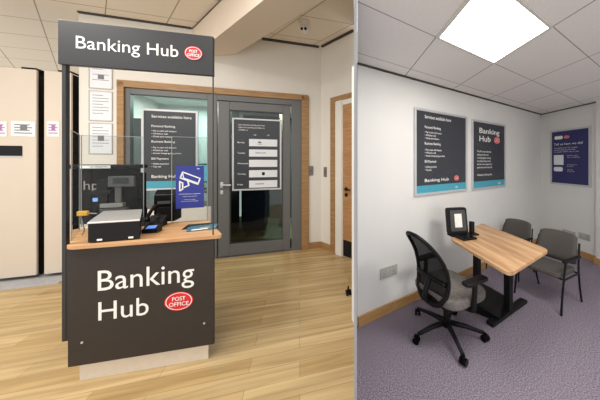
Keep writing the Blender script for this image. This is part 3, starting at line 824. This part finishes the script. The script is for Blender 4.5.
# posters
t, w, h = poster('framed_poster', 'silver framed services list poster, left of the pair on the long wall', WA, 413.5, 466, 112, 193.5, M_alu, M_poster, .028, .022, 0, 'silver framed wall posters')
services(t, w, h, -.0125, .028, 1.45)
oval(t, w*.27, h*.18, w*.05, w*.035, -.0135)
t, w, h = poster('framed_poster', 'silver framed poster with large Banking Hub title on the long wall', WA, 471, 504.5, 122, 188.5, M_alu, M_poster, .028, .022, 0, 'silver framed wall posters')
text('lettering', t, M_white, [('Banking', -w*.3, h*.82, h*.075, w*.6), ('Hub', -w*.3, h*.7, h*.08, w*.32)] + [(s, -w*.36, h*(.54-.046*i), h*.024) for i, s in enumerate(("The UK's major high street", 'banking providers are', 'working together to bring', 'everyday banking services,', 'and face to face support and', 'guidance to your community.'))] + [('Welcome to Banking Hub.', -w*.36, h*.2, h*.026)], 0, 0, .010, -.0125)
oval(t, w*.22, h*.735, w*.095, w*.055, -.0135)
bd = box('teal_band', t, M_teal, -w/2+.022, w/2-.022, -.013, -.008, .022, h*.12)
text('band_logo', bd, M_white, [('Cash', w*.25, h*.055, h*.03)], 0, 0, .02, -.0135)
t, w, h = poster('framed_poster', 'silver framed navy feedback poster on the end wall', WB, 551, 591.5, 128.5, 185.5, M_alu, M_navy, .027, .02, 0, 'silver framed wall posters')
text('lettering', t, M_white, [('Tell us how we did', -w*.4, h*.72, h*.04, w*.72)] + [(s, -w*.4, h*(.66-.035*i), h*.018) for i, s in enumerate(('We would like to hear from you about', 'your visit to the Banking Hub today.', 'Ask a member of staff or leave us a note.'))] + [(s, -w*.05, h*(z), h*.016) for s, z in (('Scan here to tell us', .52), ('about your experience', .49), ('Or write to us at', .36), ('the counter', .33), ('Thank you', .27), ('for your visit', .24))], 0, 0, .003, -.0115)
b = bmesh.new(); prism(b, rrect(-w*.38, -w*.16, h*.83, h*.89, h*.025), -.013, -.011, axis='y'); link('pill_logo', b, M_white, t)
oval(t, -w*.06, h*.86, w*.07, h*.03, -.013)
box('white_card_print', t, M_paper, -w*.4, -w*.14, -.012, -.009, h*.36, h*.54)
b = bmesh.new(); prism(b, rrect(-w*.4, -w*.16, h*.24, h*.32, h*.03), -.013, -.011, axis='y'); link('speech_bubble_print', b, M_paper, t)
# sockets
def socket(label, W, x, y, wd=.147, hh=.086):
    t = thing('power_socket', label, 'socket', W.p(W.u(x), W.z(x, y)-hh/2), W.yaw, 'double power sockets')
    box('face_plate', t, mat('socket_plastic', (176, 174, 168), .4), -wd/2, wd/2, -.01, 0, 0, hh, bev=.003)
    for s in (-1, 1):
        q = box('switch_rocker', t, mat('socket_rocker', (196, 194, 188), .4), s*wd*.1-.006, s*wd*.1+.006, -.014, -.01, hh*.62, hh*.86)
        b = bmesh.new(); 
        for (dx, dz, a_, c_) in ((0, .45, .004, .008), (-.012, .22, .006, .004), (.012, .22, .006, .004)):
            bx(b, s*wd*.28+dx-a_/1, s*wd*.28+dx+a_/1, -.0112, -.0095, hh*dz-c_/2, hh*dz+c_/2)
        link('pin_holes', b, M_black, t)
socket('white double power socket low on the long wall left of the office chair', WA, 388.5, 271.5, .22, .105)
socket('leftmost white double power socket on the end wall behind the grey chair', WB, 569, 233.5, .2, .1)
socket('white double power socket on the end wall nearest the pier', WB, 584.5, 236.5, .16, .1)

# ---- table
zT = .73
c1, c2, c3, c4 = [fl(x, y, zT) for x, y in ((449.5, 238), (510, 274), (549.5, 249.5), (482, 223))]
print('table', c1, c2, c3, c4, (c1-c2).length, (c3-c2).length, math.degrees((c1-c2).xy.angle((c3-c2).xy)))
cen = (c1+c2+c3+c4)/4
e1 = ((c2-c1)+(c3-c4)).xy/2; e2 = ((c3-c2)+(c4-c1)).xy/2
lx, ly = e1.length, e2.length
ang1 = math.atan2(e1.y, e1.x); ang2 = math.atan2(e2.y, e2.x)
print('dims', lx, ly, math.degrees(ang1), math.degrees(ang2))
ang = math.degrees(ang2)-math.degrees(ang1)
fix = (90-ang)/2*1.0
SK = max(0, 90-ang)
TY = ang1-R(0)
t = thing('meeting_table', 'light oak meeting table on black T legs with its end against the wall', 'table', (cen.x, cen.y, 0), ang1)
Minv = t.matrix_basis.inverted() if 0 else (Matrix.Translation(t.location)@Matrix.Rotation(ang1, 4, 'Z')).inverted()
pts = [((Minv@p).x, (Minv@p).y) for p in (c1, c2, c3, c4)]
if (Vector(pts[1])-Vector(pts[0])).cross(Vector(pts[2])-Vector(pts[1])) < 0: pts = pts[::-1]
b = bmesh.new(); prism(b, rounded(pts, .07, 6), zT-.026, zT, .003); link('tabletop', b, M_tabwood, t)
fa, fb = fl(488.5, 327), fl(525, 301)
mids = [(fa+fb)/2, Vector((1.30, 2.50, 0))]
dirw = (fb-fa).xy.normalized()
for mi, hl in ((mids[0], .34), (mids[1], .27)):
    q = Minv@Vector((mi.x, mi.y, 0)); a_ = math.atan2(dirw.y, dirw.x)-ang1
    Mx = Matrix.Translation((q.x, q.y, 0))@Matrix.Rotation(a_, 4, 'Z')
    b = bmesh.new(); bx(b, -.035, .035, -.028, .028, .03, zT-.05, .004, M=Mx); g_ = link('leg', b, M_blackm, t)
    b = bmesh.new(); bx(b, -hl, hl, -.035, .035, 0, .035, .01, M=Mx); link('foot_bar', b, M_blackm, g_)
    b = bmesh.new(); bx(b, -.24, .24, -.03, .03, zT-.05, zT-.027, .004, M=Mx); link('support_bar', b, M_blackm, g_)
qa, qb = Minv@mids[0].to_3d(), Minv@mids[1]
b = bmesh.new(); tube(b, [(qa.x, qa.y, zT-.08), (qb.x, qb.y, zT-.08)], .022, 8); link('cross_beam', b, M_blackm, t)

# footrest on the carpet under the table
p = fl(487, 306)
t = thing('footrest', 'black tilted footrest on the carpet under the table', 'footrest', (p.x, p.y, 0), R(48))
b = bmesh.new(); bx(b, -.21, .21, -.15, .15, .0, .03, .01, M=Matrix.Translation((0, 0, .07))@Matrix.Rotation(R(14), 4, 'X')); link('tread', b, M_black, t)
b = bmesh.new()
for i in range(8): bx(b, -.19, .19, -.13+.035*i, -.12+.035*i, .03, .034, M=Matrix.Translation((0, 0, .07))@Matrix.Rotation(R(14), 4, 'X'))
link('grip_ridges', b, mat('dark_rubber', (34, 34, 36), .8), t)
for s in (-.2, .17): box('side_support', t, M_black, s, s+.03, -.12, .12, 0, .075, bev=.005)

# tablet device on the table
def ontab(name, label, cat, x, y, yaw): p = fl(x, y, zT); return thing(name, label, cat, (p.x, p.y, zT), yaw)
t = ontab('tablet_stand', 'black upright tablet frame with white screen at wall end of table', 'tablet', 459, 235.5, WA.yaw-R(22))
k = t.location.y/FP
b = bmesh.new(); bx(b, -10.5*k, 20*k, -.04, .05, 0, .016, .005); link('base_plate', b, M_black, t)
tilt = Matrix.Translation((0, .015, .014))@Matrix.Rotation(R(-8), 4, 'X')
wf, hf = 11*k, 26*k
b = bmesh.new(); prism(b, rrect(-wf, wf, 0, hf, .03), -.012, .03, .004, axis='y'); b.transform(tilt); link('tablet_housing', b, M_black, t)
b = bmesh.new(); prism(b, rrect(-wf*.78, wf*.78, hf*.1, hf*.9, .02), -.022, -.012, .003, axis='y'); b.transform(tilt); link('bezel', b, mat('grey_bezel', (62, 62, 64), .45), t)
b = bmesh.new(); bx(b, -wf*.36, wf*.36, -.0245, -.021, hf*.25, hf*.76, M=tilt); s_ = link('screen', b, mat('pale_screen', (232, 232, 226), .5), t); s_['label'] = 'pale blank screen'
b = bmesh.new(); bx(b, 13*k, 17*k, -.01, .03, .012, 13*k, .005); link('side_cradle', b, M_black, t)
t = ontab('scanner_pad', 'flat black scanner pad lying on the table before the tablet', 'scanner', 466, 238.5, WA.yaw-R(14))
b = bmesh.new(); bx(b, -.085, .085, -.06, .06, 0, .02, .006); link('pad_body', b, M_black, t)
box('pad_glass', t, M_gloss, -.07, .07, -.048, .048, .02, .0215)

# ---- office chair; local front is -y
def office_chair(loc, yaw, sc=1.0):
    t = thing('office_chair', 'black mesh-backed swivel office chair with speckled grey seat', 'chair', loc, yaw)
    # five-star base
    rot0 = R(272)-yaw
    for i in range(5):
        a = rot0+2*PI*i/5; dx, dy = math.cos(a), math.sin(a)
        b = bmesh.new(); tube(b, [(dx*.03, dy*.03, .115), (dx*.17, dy*.17, .105), (dx*.325, dy*.325, .075)], [.026, .021, .016], 8)
        lg = link('leg', b, M_black, t, True)
        b = bmesh.new(); M0 = Matrix.Translation((dx*.34, dy*.34, 0))@Matrix.Rotation(a+R(40), 4, 'Z')
        for s in (-.017, .017):
            q = bmesh.new(); cyl(q, (s, 0, .03), .03, .022, 'x', 20); q.transform(M0); merge(b, q)
        bx(b, -.008, .008, -.018, .018, .04, .078, .003, M=M0); link('castor', b, M_gloss, lg)
    b = bmesh.new(); cyl(b, (0, 0, .11), .045, .06); cyl(b, (0, 0, .2), .025, .22); link('gas_lift', b, M_black, t)
    b = bmesh.new(); bx(b, -.1, .1, -.13, .13, .33, .385, .015); link('seat_mechanism', b, M_black, t)
    # seat
    b = bmesh.new(); prism(b, rrect(-.265, .265, -.29, .22, .14, 8), .395, .485, .026); link('seat', b, M_seatfab, t, False)
    b = bmesh.new(); prism(b, rrect(-.225, .225, -.24, .2, .12, 8), .375, .392); link('seat_pan', b, M_black, t)
    # back: outline with S curve
    def yprof(z): # z .46...1.08
        k = (z-.40)/.62
        return .235-.075*math.sin(k*PI*.95)+.20*k*k
    out = []; n = 44
    for i in range(n):
        a = 2*PI*i/n; ca, sa = math.cos(a), math.sin(a)
        X = .185*math.copysign(abs(ca)**.62, ca); k = math.copysign(abs(sa)**.75, sa)
        z = .71+.325*k
        X *= (1-.26*max(0, k)) * (1+.06*max(0, -k))
        out.append(Vector((X, yprof(z)+.0-.35*X*X*(1.0), z)))
    b = bmesh.new(); tube(b, out, [.017+.007*max(0, -math.sin(2*PI*i/n)) for i in range(n)], 8, True); link('back_frame', b, M_black, t, True)
    b = bmesh.new(); rings = []
    for q in (1.0, .8, .6, .4, .2):
        rr_ = []
        for v in out:
            X = v.x*q; z = .71+(v.z-.71)*q
            rr_.append(b.verts.new((X, yprof(z)-.35*X*X, z)))
        rings.append(rr_)
    for i in range(4):
        for j in range(n): b.faces.new((rings[i][j], rings[i][(j+1) % n], rings[i+1][(j+1) % n], rings[i+1][j]))
    b.faces.new(rings[-1]); link('mesh_panel', b, M_mesh, t, True)
    # lumbar band and spine
    b = bmesh.new(); tube(b, [(X, yprof(.60)+.02-.35*X*X, .60-.0*X) for X in [-.17+.034*i for i in range(11)]], .02, 8); link('lumbar_band', b, M_black, t, True)
    b = bmesh.new(); tube(b, smoothpath([(0, .08, .36), (0, .2, .37), (0, .275, .45), (0, yprof(.6)+.03, .60)]), .024, 8); link('back_spine', b, M_black, t, True)
    for s in (-1, 1):
        b = bmesh.new(); tube(b, smoothpath([(s*.16, .02, .375), (s*.275, .0, .385), (s*.29, -.01, .46), (s*.29, -.02, .62)]), [.02]*6+[.023]*13, 8); a_ = link('arm_support', b, M_black, t, True)
        b = bmesh.new(); prism(b, rrect(s*.285-.042, s*.285+.042, -.17, .11, .035, 6), .62, .65, .01); link('armrest_pad', b, M_black, a_)
    if sc != 1: t.scale = (sc,)*3
    return t
M_mesh = clear_mat('black_mesh_fabric', (120, 120, 122), .0, .5, 0)
# mesh fabric: dark threads with open gaps
nt = M_mesh.node_tree; nt.nodes.clear(); N = nt.nodes.new; L = nt.links.new
o_ = N('ShaderNodeOutputMaterial'); df = N('ShaderNodeBsdfDiffuse'); df.inputs[0].default_value = (.012, .012, .014, 1)
tr = N('ShaderNodeBsdfTransparent'); mx = N('ShaderNodeMixShader'); tc = N('ShaderNodeTexCoord'); ck = N('ShaderNodeTexChecker'); ck.inputs['Scale'].default_value = 260
mr = N('ShaderNodeMapRange'); mr.inputs['To Min'].default_value = .88; mr.inputs['To Max'].default_value = .95
L(tc.outputs['Object'], ck.inputs['Vector']); L(ck.outputs['Fac'], mr.inputs[0]); L(mr.outputs[0], mx.inputs[0]); L(tr.outputs[0], mx.inputs[1]); L(df.outputs[0], mx.inputs[2]); L(mx.outputs[0], o_.inputs[0])
office_chair((.755, 1.97, 0), R(90+28), .9)

# ---- visitor chairs; local front is -y
def visitor_chair(label, loc, yaw, sc=1.0):
    t = thing('visitor_chair', label, 'chair', loc, yaw, 'grey visitor armchairs')
    b = bmesh.new(); prism(b, rrect(-.235, .235, -.25, .22, .07, 6), .42, .48, .018); link('seat', b, M_fab, t)
    # curved back cushion
    b = bmesh.new(); n = 12; G = []
    for side in (0, 1):
        g_ = []
        for j in range(7):
            zk = j/6; row = []
            for i in range(n+1):
                xk = -1+2*i/n
                half = .24*(1-.10*zk)
                zz = .51+.36*zk+.018*(1-xk*xk)*(1 if j > 3 else -1)*abs(zk-.5)*2
                ed = min(1, (1-abs(xk))*5)**.5 if abs(xk) < 1 else 0
                ez = min(1, min(zk, 1-zk)*5)**.5 if 0 < zk < 1 else 0
                th = .034*min(ed, ez)+.005
                yy = .245+.10*zk-.05*xk*xk + (-th if side == 0 else th)
                cz = 1-.10*max(0, abs(xk)-.8)*5
                row.append(b.verts.new((xk*half, yy, .69+(zz-.69)*cz)))
            g_.append(row)
        G.append(g_)
    for side in (0, 1):
        for j in range(6):
            for i in range(n):
                q = (G[side][j][i], G[side][j][i+1], G[side][j+1][i+1], G[side][j+1][i]); b.faces.new(q if side == 0 else q[::-1])
    for j in range(6):
        for i in (0, n): b.faces.new((G[0][j][i], G[1][j][i], G[1][j+1][i], G[0][j+1][i]))
    for i in range(n):
        for j in (0, 6): b.faces.new((G[0][j][i], G[0][j][i+1], G[1][j][i+1], G[1][j][i]))
    link('backrest', b, M_fab, t, True)
    for s in (-1, 1):
        b = bmesh.new(); tube(b, smoothpath([(s*.27, -.27, .0), (s*.265, -.235, .22), (s*.265, -.19, .45), (s*.265, -.15, .62)]), .012, 8); link('front_leg', b, M_blackm, t, True)
        b = bmesh.new(); tube(b, smoothpath([(s*.25, .32, .0), (s*.255, .25, .22), (s*.255, .215, .45), (s*.245, .25, .62), (s*.232, .30, .78)]), .012, 8); link('rear_leg', b, M_blackm, t, True)
        b = bmesh.new(); prism(b, rrect(s*.265-.024, s*.265+.024, -.2, .2, .022, 5), .62, .645, .008); bx(b, s*.258-.012, s*.258+.012, .17, .25, .605, .635, .004); link('armrest', b, M_blackm, t)
    b = bmesh.new()
    tube(b, [(-.262, -.18, .41), (.262, -.18, .41)], .011); tube(b, [(-.255, .21, .41), (.255, .21, .41)], .011)
    for s in (-1, 1): tube(b, [(s*.262, -.19, .41), (s*.256, .21, .41)], .011)
    link('seat_frame', b, M_blackm, t)
    if sc != 1: t.scale = (sc,)*3
    return t
visitor_chair('grey padded armchair nearer us at the right end of the table', (2.06, 2.48, 0), R(-64), .80)
visitor_chair('grey padded armchair further back beside the long wall', (2.06, 3.10, 0), R(-60), .76)

# ------------------------------------------------------------------ light
w = bpy.data.worlds.new('world'); S.world = w; w.use_nodes = True
bg = w.node_tree.nodes['Background']; bg.inputs[0].default_value = (1, .985, .965, 1); bg.inputs[1].default_value = 1.15
def area(name, loc, sx, sy, power, col=(1, .96, .9), rot=(0, 0, 0)):
    l = bpy.data.lights.new(name, 'AREA'); l.shape = 'RECTANGLE'; l.size = sx; l.size_y = sy; l.energy = power; l.color = col
    o = bpy.data.objects.new(name, l); COL.objects.link(o); o.location = loc; o.rotation_euler = rot; return o
area('added_fill_left_room', (-3.0, .6, ZL-.05), 1.2, 1.2, 85, (1, .97, .925))  # added fill light above the view, brightens the left room
area('added_fill_by_wall', (-.9, 1.0, ZL-.05), .6, 1.2, 30, (1, .97, .925))  # second added fill on the left, out of view, for brightness only
area('added_fill_right_room', (pl.x+.6, pl.y-1.0, ZR-.03), .55, .55, 26, (1, .98, .95))  # unseen fill added beside the real panel to lift the right room
po = WL.p((uE+uq)/2+.2, 2.65, 1.0); area('office_lamp', po, .8, .5, 34, (.95, 1, .98))
po = WL.p(uq+.9, 2.65, 1.4); area('corridor_lamp', po, .5, .5, 75, (.95, 1, .9))
